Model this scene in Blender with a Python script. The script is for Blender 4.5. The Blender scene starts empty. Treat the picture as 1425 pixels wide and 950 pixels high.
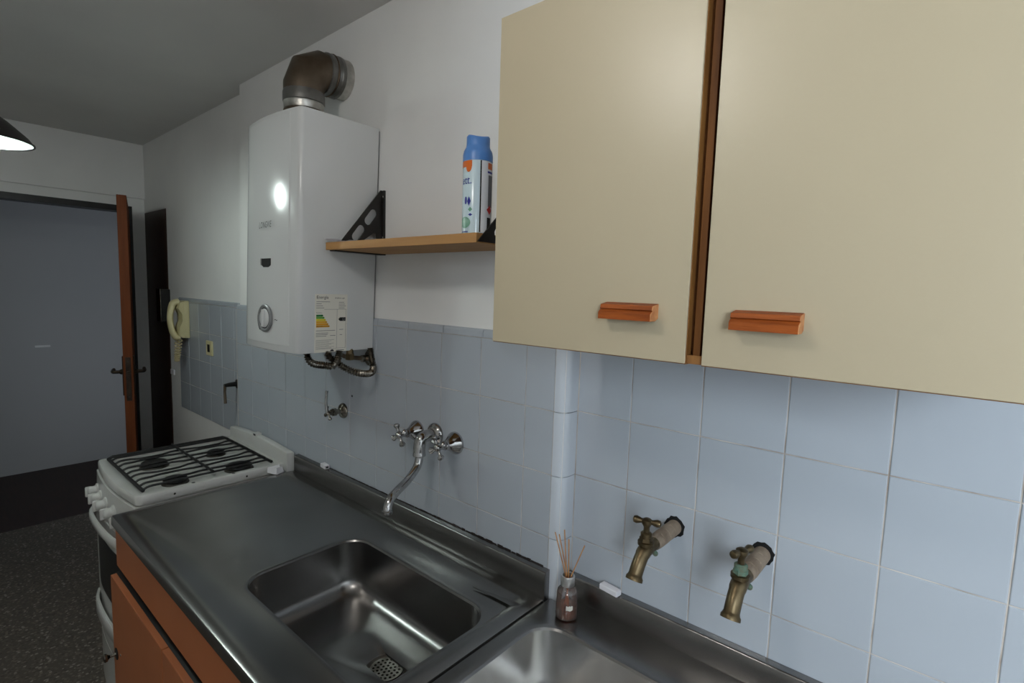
import bpy, bmesh, math, random
from mathutils import Vector, Matrix
random.seed(7)
S = bpy.context.scene
COL = S.collection
PI = math.pi
FZ = 1.48            # heights below are measured from the tile course at 1.48 m; everything is lifted onto the floor at the end

# ------------------------------------------------------------------ camera, world, big lights, exposure
yaw, pitch, roll = .7071, .0982, .0317
cy_, sy_, cp_, sp_ = math.cos(yaw), math.sin(yaw), math.cos(pitch), math.sin(pitch)
F = Vector((-sy_*cp_, cy_*cp_, -sp_)); R0 = Vector((cy_, sy_, 0)); U0 = R0.cross(F)
R = R0*math.cos(roll) + U0*math.sin(roll); U = -R0*math.sin(roll) + U0*math.cos(roll)
cam = bpy.data.cameras.new('camera'); cam.sensor_width = 36; cam.lens = 723/1425*36; cam.clip_start = .02
co = bpy.data.objects.new('camera', cam); COL.objects.link(co); S.camera = co
co.matrix_world = Matrix(((R.x, U.x, -F.x, 1.3623), (R.y, U.y, -F.y, -.9469), (R.z, U.z, -F.z, .1218+FZ), (0, 0, 0, 1)))

W = bpy.data.worlds.new('sky'); S.world = W; W.use_nodes = True
bg = W.node_tree.nodes['Background']; bg.inputs[0].default_value = (.75, .86, 1, 1); bg.inputs[1].default_value = .9

def area_light(name, loc, rot, sx, sy, power, col):
    l = bpy.data.lights.new(name, 'AREA'); l.shape = 'RECTANGLE'; l.size = sx; l.size_y = sy; l.energy = power; l.color = col
    o = bpy.data.objects.new(name, l); COL.objects.link(o); o.location = loc; o.rotation_euler = rot; return o
# daylight entering by the window in the wall behind the camera, to the right
area_light('window_daylight', (2.9, -2.37, .41+FZ), (PI/2, 0, 0), 1.2, .92, 132, (.88, .94, 1))
BULB_PENDANT = 238      # emission of the bulb in the pendant by the door
BULB_CEILING = 45       # emission of the opal globe behind the camera

S.view_settings.view_transform = 'Standard'; S.view_settings.look = 'None'
S.view_settings.exposure = 0; S.view_settings.gamma = 1; S.view_settings.use_curve_mapping = False

# ------------------------------------------------------------------ materials
def lin(c): 
    c = c/255
    return c/12.92 if c <= .04045 else ((c+.055)/1.055)**2.4
def rgb(c): return tuple(lin(v) for v in c) + (1,)
MATS = {}
def mat(name, c, rough=.5, metal=0, c2=None, nscale=8, stretch=(1, 1, 1), bump=0, bscale=40, spec=.5, coat=0, rvar=0, lo=.35, hi=.65, aniso=0):
    m = bpy.data.materials.new(name); m.use_nodes = True; nt = m.node_tree; b = nt.nodes['Principled BSDF']
    b.inputs['Base Color'].default_value = rgb(c); b.inputs['Roughness'].default_value = rough; b.inputs['Metallic'].default_value = metal
    b.inputs['Specular IOR Level'].default_value = spec; b.inputs['Coat Weight'].default_value = coat; b.inputs['Coat Roughness'].default_value = .1
    if aniso: b.inputs['Anisotropic'].default_value = aniso
    tc = nt.nodes.new('ShaderNodeTexCoord'); mp = nt.nodes.new('ShaderNodeMapping'); nt.links.new(tc.outputs['Object'], mp.inputs[0]); mp.inputs['Scale'].default_value = stretch
    if c2 or rvar:
        n = nt.nodes.new('ShaderNodeTexNoise'); n.inputs['Scale'].default_value = nscale; n.inputs['Detail'].default_value = 6; nt.links.new(mp.outputs[0], n.inputs[0])
        if c2:
            r = nt.nodes.new('ShaderNodeValToRGB'); r.color_ramp.elements[0].position = lo; r.color_ramp.elements[1].position = hi
            r.color_ramp.elements[0].color = rgb(c); r.color_ramp.elements[1].color = rgb(c2)
            nt.links.new(n.outputs[0], r.inputs[0]); nt.links.new(r.outputs[0], b.inputs['Base Color'])
        if rvar:
            mr = nt.nodes.new('ShaderNodeMapRange'); mr.inputs[1].default_value = .3; mr.inputs[2].default_value = .7; mr.inputs[3].default_value = rough-rvar; mr.inputs[4].default_value = rough+rvar
            nt.links.new(n.outputs[0], mr.inputs[0]); nt.links.new(mr.outputs[0], b.inputs['Roughness'])
    if bump:
        n2 = nt.nodes.new('ShaderNodeTexNoise'); n2.inputs['Scale'].default_value = bscale; n2.inputs['Detail'].default_value = 3; nt.links.new(mp.outputs[0], n2.inputs[0])
        bp = nt.nodes.new('ShaderNodeBump'); bp.inputs['Strength'].default_value = bump; bp.inputs['Distance'].default_value = .004
        nt.links.new(n2.outputs[0], bp.inputs['Height']); nt.links.new(bp.outputs[0], b.inputs['Normal'])
    MATS[name] = m; return m
def emis(name, c, s):
    m = mat(name, (255, 255, 255)); b = m.node_tree.nodes['Principled BSDF']; b.inputs['Emission Color'].default_value = (*c, 1); b.inputs['Emission Strength'].default_value = s; return m
def glassy(name, c, alpha, rough=.03, milk=0, mc=None):
    m = bpy.data.materials.new(name); m.use_nodes = True; nt = m.node_tree; nt.nodes.remove(nt.nodes['Principled BSDF'])
    t = nt.nodes.new('ShaderNodeBsdfTransparent'); t.inputs[0].default_value = rgb(c); g = nt.nodes.new('ShaderNodeBsdfGlossy'); g.inputs['Roughness'].default_value = rough
    fr = nt.nodes.new('ShaderNodeFresnel'); fr.inputs[0].default_value = 1.45; ad = nt.nodes.new('ShaderNodeMath'); ad.inputs[1].default_value = alpha; nt.links.new(fr.outputs[0], ad.inputs[0])
    mx = nt.nodes.new('ShaderNodeMixShader'); nt.links.new(ad.outputs[0], mx.inputs[0]); nt.links.new(t.outputs[0], mx.inputs[1]); nt.links.new(g.outputs[0], mx.inputs[2])
    if milk:
        df = nt.nodes.new('ShaderNodeBsdfDiffuse'); df.inputs[0].default_value = rgb(mc or (225, 222, 218)); m2 = nt.nodes.new('ShaderNodeMixShader'); m2.inputs[0].default_value = milk
        nt.links.new(mx.outputs[0], m2.inputs[1]); nt.links.new(df.outputs[0], m2.inputs[2]); mx = m2
    nt.links.new(mx.outputs[0], nt.nodes['Material Output'].inputs[0]); MATS[name] = m; return m

paint = mat('wall_paint', (223, 222, 220), .75, c2=(229, 228, 225), nscale=3, bump=.12, bscale=14)
ceil_m = mat('ceiling_paint', (214, 213, 211), .85, c2=(222, 221, 218), nscale=2, bump=.1, bscale=10)
tile_m = mat('glazed_tile', (170, 176, 183), .13, c2=(174, 180, 187), nscale=2.5, bump=.025, bscale=5, rvar=.03)
trim_m = mat('glazed_trim', (198, 204, 211), .1)
grout_m = mat('grout', (206, 198, 188), .9, c2=(160, 148, 136), nscale=16)
steel = mat('stainless_steel', (148, 147, 146), .27, 1, c2=(139, 137, 135), nscale=4)
steel_b = mat('brushed_steel_lit', (208, 207, 205), .27, 1, c2=(194, 192, 189), nscale=14, stretch=(1, 1, .15))  # near basin's steel, colour lightened to carry the window's reflection
steel_edge = mat('steel_edge_worn', (120, 117, 112), .42, 1, c2=(84, 80, 75), nscale=20)
chrome = mat('chrome', (205, 205, 206), .1, 1, c2=(160, 158, 155), nscale=30)
silver = mat('silver_cap', (216, 214, 212), .28, .9)
chrome_old = mat('dull_chrome', (150, 146, 138), .24, 1, c2=(92, 84, 74), nscale=40)
brass = mat('old_brass', (118, 104, 80), .42, 1, c2=(96, 82, 60), nscale=35, rvar=.08)
brass_d = mat('limed_pipe', (150, 134, 116), .75, .1, c2=(128, 111, 94), nscale=40, bump=.25, bscale=120)
verdi = mat('verdigris', (86, 122, 106), .85, c2=(98, 98, 78), nscale=120, bump=.4, bscale=200)
black = mat('black_plastic', (14, 14, 15), .5)
black_m = mat('black_metal', (16, 15, 15), .42, c2=(26, 24, 23), nscale=30)
iron = mat('enamelled_iron', (12, 12, 13), .5, c2=(24, 23, 23), nscale=60, bump=.2, bscale=150)
dark = mat('dark_void', (9, 8, 7), .9)
enamel = mat('white_enamel', (205, 205, 202), .2, c2=(196, 195, 190), nscale=6)
heater_m = mat('heater_white', (204, 205, 204), .15)
heater_g = mat('heater_grey', (128, 129, 130), .35)
cream_door = mat('cream_laminate', (180, 167, 140), .34, c2=(176, 163, 137), nscale=1.5, bump=.03, bscale=160)
cab_wood = mat('cabinet_wood', (74, 42, 16), .6, spec=.2, c2=(104, 64, 26), nscale=10, stretch=(6, 6, .5))
cab_edge = mat('cabinet_edge', (150, 104, 52), .5, c2=(120, 78, 36), nscale=12, stretch=(4, 4, .6))
pull_m = mat('varnished_pull', (150, 76, 28), .5, spec=.2, c2=(116, 54, 20), nscale=14, stretch=(1, 8, 8), bump=.2, bscale=60)
pull_end = mat('pull_end_grain', (200, 142, 92), .6, c2=(170, 104, 60), nscale=80)
shelf_m = mat('beech_shelf', (184, 140, 88), .6, spec=.25, c2=(172, 126, 76), nscale=8, stretch=(.5, 8, 8))
orange = mat('orange_laminate', (176, 106, 66), .45, c2=(168, 99, 60), nscale=5, stretch=(1, 1, 1))
door_wood = mat('door_wood', (108, 56, 27), .6, spec=.15, c2=(92, 46, 20), nscale=10, stretch=(5, 5, .4))
ivory = mat('ivory_plastic', (206, 196, 152), .4)
ivory_d = mat('ivory_cord', (196, 182, 140), .5)
blue_cap = mat('blue_plastic', (84, 132, 196), .35)
can_m = mat('can_print', (196, 214, 220), .18)
can_white = mat('can_print_white', (222, 224, 226), .2)
can_dark = mat('can_seam', (70, 66, 62), .25, .8)
p_orange = mat('print_orange', (212, 104, 34), .3); p_navy = mat('print_navy', (40, 44, 140), .3); p_green = mat('print_green', (92, 146, 120), .3, c2=(140, 180, 160), nscale=60)
p_red = mat('print_red', (190, 40, 36), .4); p_black = mat('print_black', (20, 20, 22), .5); p_grey = mat('print_grey', (110, 110, 112), .6)
paper = mat('label_paper', (222, 218, 206), .6)
e_cols = [mat('print_band_'+n, c, .5) for n, c in (('dark_green', (12, 110, 52)), ('green', (96, 168, 60)), ('yellow', (226, 206, 40)), ('gold', (226, 170, 40)), ('amber', (224, 160, 40)), ('ochre', (206, 146, 40)))]
white_p = mat('white_plastic', (226, 224, 228), .45)
bronze = mat('dark_bronze', (60, 50, 40), .4, .8, c2=(40, 32, 26), nscale=40)
brown_m = mat('dark_brown_varnish', (60, 44, 36), .4, spec=.3, c2=(52, 37, 30), nscale=8, stretch=(6, 6, .5))
aluf = mat('foil_tape', (168, 166, 160), .35, 1, c2=(206, 204, 198), nscale=30, bump=.4, bscale=50)
galv = mat('galvanised_flue', (138, 138, 136), .4, .85, c2=(100, 97, 92), nscale=12, bump=.2, bscale=60)
rusty = mat('browned_flue', (112, 100, 86), .4, .8, c2=(88, 74, 60), nscale=14, bump=.15, bscale=50)
hall_m = mat('hallway_paint', (176, 175, 174), .6)
hall_floor_m = mat('dark_parquet', (54, 30, 22), .5, c2=(38, 22, 16), nscale=6, stretch=(1, 8, 1))
shade_in = mat('shade_white', (120, 127, 126), .5); shade_out = mat('shade_black', (22, 16, 16), .4)
reed_m = mat('reed', (196, 148, 96), .7, c2=(176, 120, 72), nscale=60); reed_wet = mat('wet_reed', (150, 76, 38), .4)
glass_m = glassy('bottle_glass', (250, 249, 248), .08, .06, .05); liquid = glassy('amber_liquid', (226, 168, 124), .03, .03, .35, (170, 96, 56)); pane_m = glassy('window_glass', (245, 248, 250), .0)

# terrazzo: pale and dark chips in a dark grey-brown ground
terr = bpy.data.materials.new('terrazzo'); terr.use_nodes = True; nt = terr.node_tree; b = nt.nodes['Principled BSDF']; b.inputs['Roughness'].default_value = .45
tc = nt.nodes.new('ShaderNodeTexCoord'); vo = nt.nodes.new('ShaderNodeTexVoronoi'); vo.inputs['Scale'].default_value = 95; nt.links.new(tc.outputs['Object'], vo.inputs[0])
sep = nt.nodes.new('ShaderNodeSeparateColor'); nt.links.new(vo.outputs['Color'], sep.inputs[0])
rp = nt.nodes.new('ShaderNodeValToRGB'); rp.color_ramp.interpolation = 'CONSTANT'
els = [(0, (92, 84, 75)), (.35, (106, 97, 87)), (.6, (122, 112, 101)), (.78, (78, 70, 62)), (.9, (156, 148, 137))]
while len(rp.color_ramp.elements) < 5: rp.color_ramp.elements.new(.5)
for e, (p, c) in zip(rp.color_ramp.elements, els): e.position = p; e.color = rgb(c)
nt.links.new(sep.outputs[0], rp.inputs[0])
lt = nt.nodes.new('ShaderNodeMath'); lt.operation = 'LESS_THAN'; lt.inputs[1].default_value = .55; nt.links.new(vo.outputs['Distance'], lt.inputs[0])
mx = nt.nodes.new('ShaderNodeMix'); mx.data_type = 'RGBA'; mx.inputs[6].default_value = rgb((92, 84, 75)); nt.links.new(lt.outputs[0], mx.inputs[0]); nt.links.new(rp.outputs[0], mx.inputs[7]); nt.links.new(mx.outputs[2], b.inputs['Base Color'])

# ------------------------------------------------------------------ geometry helpers (all in room coordinates)
def B(): return bmesh.new()
def box(bm, x0, x1, y0, y1, z0, z1, bev=0, seg=2):
    vs = [bm.verts.new(p) for p in ((x0, y0, z0), (x1, y0, z0), (x1, y1, z0), (x0, y1, z0), (x0, y0, z1), (x1, y0, z1), (x1, y1, z1), (x0, y1, z1))]
    fs = [bm.faces.new([vs[i] for i in f]) for f in ((0, 3, 2, 1), (4, 5, 6, 7), (0, 1, 5, 4), (1, 2, 6, 5), (2, 3, 7, 6), (3, 0, 4, 7))]
    if bev:
        es = list({e for f in fs for e in f.edges})
        bmesh.ops.bevel(bm, geom=es, offset=bev, segments=seg, profile=.5, affect='EDGES')
    return bm
def frame_for(d):
    d = Vector(d).normalized(); a = Vector((0, 0, 1)) if abs(d.z) < .9 else Vector((1, 0, 0)); u = a.cross(d).normalized(); return u, d.cross(u), d
def ring(bm, c, u, v, r, n): return [bm.verts.new(Vector(c) + u*(r*math.cos(2*PI*k/n)) + v*(r*math.sin(2*PI*k/n))) for k in range(n)]
def bridge(bm, a, b):
    n = len(a)
    for k in range(n): bm.faces.new((a[k], a[(k+1) % n], b[(k+1) % n], b[k]))
def lathe(bm, o, d, prof, n=24, cap=True):
    """prof: list of (distance along d, radius)"""
    u, v, d = frame_for(d); o = Vector(o); prev = None
    for t, r in prof:
        rg = ring(bm, o+d*t, u, v, max(r, 1e-5), n)
        if prev: bridge(bm, prev, rg)
        elif cap: bm.faces.new(rg[::-1])
        prev = rg
    if cap: bm.faces.new(prev)
    return bm
def smooth_path(pts, k=6):
    P = [Vector(p) for p in pts]; out = []
    for i in range(len(P)-1):
        p0 = P[max(i-1, 0)]; p1 = P[i]; p2 = P[i+1]; p3 = P[min(i+2, len(P)-1)]
        for j in range(k):
            t = j/k; out.append(.5*((2*p1)+(p2-p0)*t+(2*p0-5*p1+4*p2-p3)*t*t+(3*p1-p0-3*p2+p3)*t**3))
    return out+[P[-1]]
def tube(bm, pts, r, n=10, cap=True):
    P = [Vector(p) for p in pts]; m = len(P); rs = r if isinstance(r, (list, tuple)) else [r]*m
    t0 = (P[1]-P[0]).normalized(); u, v, _ = frame_for(t0); prev = None; pt = t0
    for i in range(m):
        t = (P[min(i+1, m-1)]-P[max(i-1, 0)]).normalized()
        q = pt.rotation_difference(t); u = q @ u; v = q @ v; pt = t
        rg = ring(bm, P[i], u, v, rs[i], n)
        if prev: bridge(bm, prev, rg)
        elif cap: bm.faces.new(rg[::-1])
        prev = rg
    if cap: bm.faces.new(prev)
    return bm
def prism(bm, poly, vec):
    a = [bm.verts.new(p) for p in poly]; b_ = [bm.verts.new(Vector(p)+Vector(vec)) for p in poly]
    bm.faces.new(a); bm.faces.new(b_[::-1]); bridge(bm, a, b_); bmesh.ops.recalc_face_normals(bm, faces=bm.faces); return bm
def rr(x0, x1, y0, y1, r, n=8):
    out = []
    for cx, cy, a in ((x1-r, y1-r, 0), (x0+r, y1-r, PI/2), (x0+r, y0+r, PI), (x1-r, y0+r, 1.5*PI)):
        for k in range(n+1):
            t = a+PI/2*k/n; out.append((cx+r*math.cos(t), cy+r*math.sin(t)))
    return out
def loops(bm, ls, cap_first=False, cap_last=False):
    prev = None; first = None
    for L in ls:
        vs = [bm.verts.new(p) for p in L]
        if prev: bridge(bm, prev, vs)
        else: first = vs
        prev = vs
    if cap_first: bm.faces.new(first[::-1])
    if cap_last: bm.faces.new(prev)
    return bm
def worldloc(o):
    v = Vector(o.location)
    while o.parent: o = o.parent; v += Vector(o.location)
    return v
def obj(name, bm, m, parent=None, smooth=None, label=None, loc=None):
    """one mesh object; smooth = angle in degrees below which edges are smoothed"""
    bmesh.ops.recalc_face_normals(bm, faces=bm.faces)
    if parent is None:
        if loc is None:
            xs = [v.co.x for v in bm.verts]; ys = [v.co.y for v in bm.verts]; zs = [v.co.z for v in bm.verts]
            loc = ((min(xs)+max(xs))/2, (min(ys)+max(ys))/2, min(zs))
        off = Vector(loc)
    else: off = worldloc(parent)
    bmesh.ops.translate(bm, verts=bm.verts, vec=-off)
    me = bpy.data.meshes.new(name); bm.to_mesh(me); bm.free()
    for mm in (m if isinstance(m, list) else [m]): me.materials.append(mm)
    if smooth is not None:
        me.polygons.foreach_set('use_smooth', [True]*len(me.polygons)); me.set_sharp_from_angle(angle=math.radians(smooth))
    o = bpy.data.objects.new(name, me); COL.objects.link(o)
    if parent is None: o.location = loc
    else: o.parent = parent
    if label: o['label'] = label
    return o
def share(name, me, pos, parent):
    o = bpy.data.objects.new(name, me); COL.objects.link(o); o.parent = parent; o.location = Vector(pos)-worldloc(parent); return o
def tag(o, label, cat, group=None):
    o['label'] = label; o['category'] = cat
    if group: o['group'] = group
    return o
def thing(name, label, cat, loc, group=None):
    o = bpy.data.objects.new(name, None); COL.objects.link(o); o.location = loc; o.empty_display_size = .05; return tag(o, label, cat, group)
def struct(name, bm, m, label=None, loc=(0, 0, 0), smooth=None):
    o = obj(name, bm, m, loc=loc, smooth=smooth); o['kind'] = 'structure'
    if label: o['label'] = label
    return o
def text_bm(s, size, o, xdir, ydir, shear=0, align='LEFT', sx=1, wrap=None, spc=1):
    """text as a flat mesh; wrap=(cx, cy, r, a0) bends it round a vertical cylinder"""
    cu = bpy.data.curves.new('t', 'FONT'); cu.body = s; cu.size = size; cu.shear = shear; cu.align_x = align; cu.resolution_u = 3; cu.space_character = spc
    ob = bpy.data.objects.new('t', cu); COL.objects.link(ob); dg = bpy.context.evaluated_depsgraph_get(); dg.update()
    me = bpy.data.meshes.new_from_object(ob.evaluated_get(dg)); bpy.data.objects.remove(ob); bpy.data.curves.remove(cu)
    bm = B(); bm.from_mesh(me); bpy.data.meshes.remove(me)
    o = Vector(o); X = Vector(xdir)*sx; Y = Vector(ydir)
    for v in bm.verts:
        if wrap: a = wrap[3]+v.co.x*sx/wrap[2]; v.co = Vector((wrap[0]+wrap[2]*math.cos(a), wrap[1]+wrap[2]*math.sin(a), o.z+v.co.y))
        else: v.co = o+X*v.co.x+Y*v.co.y
    return bm
def xf(bm, M): bmesh.ops.transform(bm, matrix=M, verts=bm.verts); return bm

# ------------------------------------------------------------------ room shell
CE = .935; FL = -FZ; XL = -2.52; XR = 3.7; YB = .047; YF = -2.25
bm = B(); box(bm, -3.03, XR+.1, YF-.1, YB+.15, FL-.05, FL); struct('floor', bm, terr, 'grey brown speckled terrazzo kitchen floor')
bm = B(); box(bm, -4.4, -3.03, YF-.1, .9, FL-.05, FL); struct('floor_hallway', bm, hall_floor_m, 'dark brown floor of the hallway beyond the door')
bm = B(); box(bm, -4.4, XR+.1, YF-.1, .9, CE, CE+.08); struct('ceiling', bm, ceil_m, 'dull white painted ceiling')
# long wall with the shallow chimney breast that carries the heater
bm = B(); box(bm, XL-.1, XR+.1, YB+.006, YB+.15, FL, CE)
xt, xb = -.985, -1.085
prism(bm, [(xb, .006, FL), (.71, .006, FL), (.71, .006, CE), (xt, .006, CE)], (0, .06, 0))
wall = struct('wall_back', bm, paint, 'white plastered kitchen wall with pale blue tiles and shallow chimney breast')
# end wall with doorway
bm = B(); box(bm, XL-.12, XL-.02, YF, -.87, FL, CE); box(bm, XL-.12, XL-.02, -.012, YB+.01, FL, CE); box(bm, XL-.12, XL-.02, -.87, -.012, .558, CE); box(bm, XL-.02, XL, YF, YB+.01, .61, CE, .003)
struct('wall_left', bm, paint, 'white end wall with beam above the open doorway')
bm = B(); box(bm, XL-.13, XL-.012, -.045, -.012, FL, .558); box(bm, XL-.13, XL-.012, -.87, -.836, FL, .558); box(bm, XL-.13, XL-.012, -.836, -.045, .524, .558)
struct('trim_1', bm, black_m, 'black metal frame of the kitchen doorway')
bm = B(); box(bm, -4.38, -4.28, YF, .9, FL, CE); hw = struct('wall_hallway', bm, hall_m, 'plain grey white wall at the end of the hallway')
bm = B(); box(bm, -4.28, XL-.1, .8, .9, FL, CE); struct('wall_hallway_side', bm, hall_m, 'side wall of the hallway')
wx0, wx1, wz0, wz1 = 2.3, 3.5, -.05, .87
bm = B(); box(bm, -4.4, wx0, YF-.1, YF, FL, CE); box(bm, wx1, XR+.1, YF-.1, YF, FL, CE); box(bm, wx0, wx1, YF-.1, YF, FL, wz0); box(bm, wx0, wx1, YF-.1, YF, wz1, CE)
struct('wall_front', bm, paint, 'white kitchen wall with the window, opposite the sinks')
bm = B(); box(bm, XR, XR+.1, YF, YB+.01, FL, CE); struct('wall_right', bm, paint, 'white end wall to the right of the sinks')
bm = B(); wm = (wx0+wx1)/2
for a in ((wx0, wx0+.04, wz0, wz1), (wx1-.04, wx1, wz0, wz1), (wx0+.04, wx1-.04, wz0, wz0+.04), (wx0+.04, wx1-.04, wz1-.04, wz1), (wm-.02, wm+.02, wz0+.04, wz1-.04)): box(bm, a[0], a[1], YF-.07, YF-.03, a[2], a[3])
wn = struct('window_1', bm, enamel, 'white framed kitchen window', loc=(wm, YF-.05, wz0))
for x0, x1 in ((wx0+.04, wm-.02), (wm+.02, wx1-.04)):
    bm = B(); box(bm, x0, x1, YF-.052, YF-.048, wz0+.04, wz1-.04); obj('pane', bm, pane_m, wn)
# narrow dark brown cupboard door let into the long wall next to the end wall
bm = B(); box(bm, XL+.002, -2.125, YB+.002, YB+.0062, FL+.005, .525, .001, 1); d2 = struct('door_2', bm, brown_m, 'narrow dark brown flush door beside the kitchen doorway', loc=(-2.32, YB, FL))

# wall tiles: one mesh per size, one object per tile
TH = .008
def tile_mesh(w, h):
    bm = B(); box(bm, -w/2, w/2, 0, TH, -h/2, h/2)
    es = [e for e in bm.edges if all(v.co.y < 1e-6 for v in e.verts)]
    bmesh.ops.bevel(bm, geom=es, offset=.0016, segments=2, profile=.5, affect='EDGES'); bmesh.ops.recalc_face_normals(bm, faces=bm.faces)
    me = bpy.data.meshes.new('tile'); bm.to_mesh(me); bm.free(); me.materials.append(tile_m)
    return me
TM = {}
J = .0019
def tile(x0, x1, z0, z1, y):
    k = (round(x1-x0, 3), round(z1-z0, 3))
    if k not in TM: TM[k] = tile_mesh(k[0]-J, k[1]-J)
    o = share('tile', TM[k], ((x0+x1)/2, y+random.uniform(-.0003, .0003), (z0+z1)/2), wall)
    o.rotation_euler = (random.uniform(-.0012, .0012), 0, random.uniform(-.0012, .0012))
T = .1497
rows = [(-T*(i+1), -T*i) for i in range(4)]
for z0, z1 in rows:
    for k in range(-7, 4): tile(.15*k, .15*(k+1), z0, z1, 0)
    tile(.6, .684, z0, z1, 0); tile(.719, .8515, z0, z1, YB)
    for k in range(13): tile(.8515+.15*k, .8515+.15*(k+1), z0, z1, YB)
for z0, z1 in rows:
    for k in range(6): tile(-1.95+.15*k, -1.95+.15*(k+1), z0+.002, z1+.002, YB)
bm = B(); box(bm, -1.056, .684, .0016, .012, -.6, .0); box(bm, .712, 2.80, YB+.0016, YB+.012, -.6, 0); box(bm, -1.95, -1.05, YB+.0016, YB+.012, -.597, .002)
g = obj('grout', bm, grout_m, wall)
# rounded corner trim of the chimney breast, one piece a course
for z0, z1 in rows:
    bm = B(); pts = [(.6855, .012), (.6855, 0)]+[(.693+.024*math.sin(t), .024-.024*math.cos(t)) for t in [PI/2*k/8 for k in range(9)]]+[(.717, YB+.006), (.70, YB+.006)]
    prism(bm, [(x, y, z0+J/2) for x, y in pts], (0, 0, z1-z0-J)); obj('corner_trim', bm, trim_m, wall, 40)
# bullnose capping course along the top
def capping(x0, x1, y, zt):
    bm = B(); pts = [(.012, 0), (0, 0)]+[(.010-.010*math.cos(t), .012+.010*math.sin(t)) for t in [PI/2*k/6 for k in range(7)]]+[(.012, .022)]
    prism(bm, [(x0+J/2, y+a, zt+b_) for a, b_ in pts], (x1-x0-J, 0, 0)); obj('capping_tile', bm, tile_m, wall, 40)
for k in range(-7, 5): capping(.15*k+.006, min(.15*(k+1)+.006, .70), 0, .0008)
for k in range(6): capping(-1.95+.15*k, -1.95+.15*(k+1), YB, .0035)

# ------------------------------------------------------------------ the open door
hx, hy = -2.50, -.055; ex, ey = -1.75, -.241
ang = math.atan2(ey-hy, ex-hx); wd = math.hypot(ex-hx, ey-hy)
DM = Matrix.Translation((hx, hy, 0)) @ Matrix.Rotation(ang, 4, 'Z')
d = bpy.data.objects.new('door_1', None); COL.objects.link(d); d.location = (hx, hy, FL); d['kind'] = 'structure'; d['label'] = 'brown wooden kitchen door standing open with lever handles'
bm = B(); box(bm, 0, wd, -.02, .02, FL+.008, .521, .002); obj('leaf', xf(bm, DM), door_wood, d)
bm = B(); box(bm, wd-.001, wd+.0025, -.011, .011, -.49, -.27, .001); lp = obj('lock_plate', xf(bm, DM), bronze, d, label='worn metal lock plate on the door edge')
for z in (-.47, -.29):
    bm = B(); lathe(bm, (wd+.002, 0, z), (1, 0, 0), [(0, .004), (.001, .0035), (.0012, .001)], 10); obj('screw', xf(bm, DM), black_m, lp)
bm = B(); box(bm, wd, wd+.01, -.006, .006, -.36, -.34, .002); obj('latch', xf(bm, DM), bronze, lp)
for s in (-1, 1):
    bm = B(); box(bm, wd-.075, wd-.045, min(s*.02, s*.026), max(s*.02, s*.026), -.47, -.27, .002); pl = obj('handle_plate', xf(bm, DM), bronze, d)
    bm = B(); tube(bm, smooth_path([(wd-.06, s*.02, -.35), (wd-.06, s*.055, -.35), (wd-.066, s*.064, -.35), (wd-.1, s*.066, -.35), (wd-.165, s*.064, -.352)], 5), .0085, 10)
    lathe(bm, (wd-.06, s*.024, -.35), (0, s, 0), [(0, .014), (.008, .013), (.014, .009)], 14); obj('lever_handle', xf(bm, DM), bronze, d, 40)

# ------------------------------------------------------------------ upper cabinet
FY = -.30; cz0, cz1 = .034, .556; cx0, cxm0, cxm1, cx1 = .765, 1.102, 1.122, 1.459
uc = thing('wall_cabinet', 'cream double door wall cabinet with brown wood stile above the sinks', 'cabinet', (1.112, -.12, cz0))
bm = B(); by0, by1 = FY+.02, YB-.001; t = .016
box(bm, cx0+.003, cx0+.003+t, by0, by1, cz0+.002, cz1); box(bm, cx1-.003-t, cx1-.003, by0, by1, cz0+.002, cz1)
box(bm, cx0+.019, cx1-.019, by0, by1, cz0+.002, cz0+.002+t); box(bm, cx0+.019, cx1-.019, by0, by1, cz1-t, cz1); box(bm, cx0+.019, cx1-.019, YB-.01, YB-.002, cz0+.018, cz1-t)
obj('carcass', bm, cab_wood, uc)
bm = B(); box(bm, 1.094, 1.13, by0-.004, by0+.014, cz0+.018, cz1-t, .001); obj('stile', bm, cab_wood, uc)
bm = B(); box(bm, 1.108, 1.1175, by0-.012, by0-.003, cz0+.006, cz1, .001); obj('stile_bead', bm, cab_wood, uc)
bm = B(); box(bm, cxm0-.002, cxm1+.002, FY+.006, by0, cz0+.001, cz0+.012); obj('bottom_rail', bm, cab_edge, uc)
for x0, x1, hx0, hx1, hz in ((cx0, cxm0, .984, 1.061, .0985), (cxm1, cx1, 1.160, 1.233, .0955)):
    bm = B(); box(bm, x0, x1, FY+.003, FY+.018, cz0, cz1); dr = obj('door', bm, cab_edge, uc)
    bm = B(); box(bm, x0+.0008, x1-.0008, FY, FY+.0035, cz0+.0012, cz1-.0012, .0006, 1); obj('door_facing', bm, cream_door, dr)
    prof = [(0, .0115), (-.0165, .0085), (-.0185, .003), (-.0165, .0018), (-.0195, 0), (-.0225, -.0025), (-.0228, -.0115), (-.008, -.0115), (0, -.008)]
    bm = B(); prism(bm, [(hx0, FY+a, hz+b_) for a, b_ in prof], (hx1-hx0, 0, 0)); hd = obj('handle', bm, pull_m, dr)
    bm = B(); prism(bm, [(hx1, FY+a*.99, hz+b_*.98) for a, b_ in prof], (.0008, 0, 0)); obj('cut_end', bm, pull_end, hd)

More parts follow.
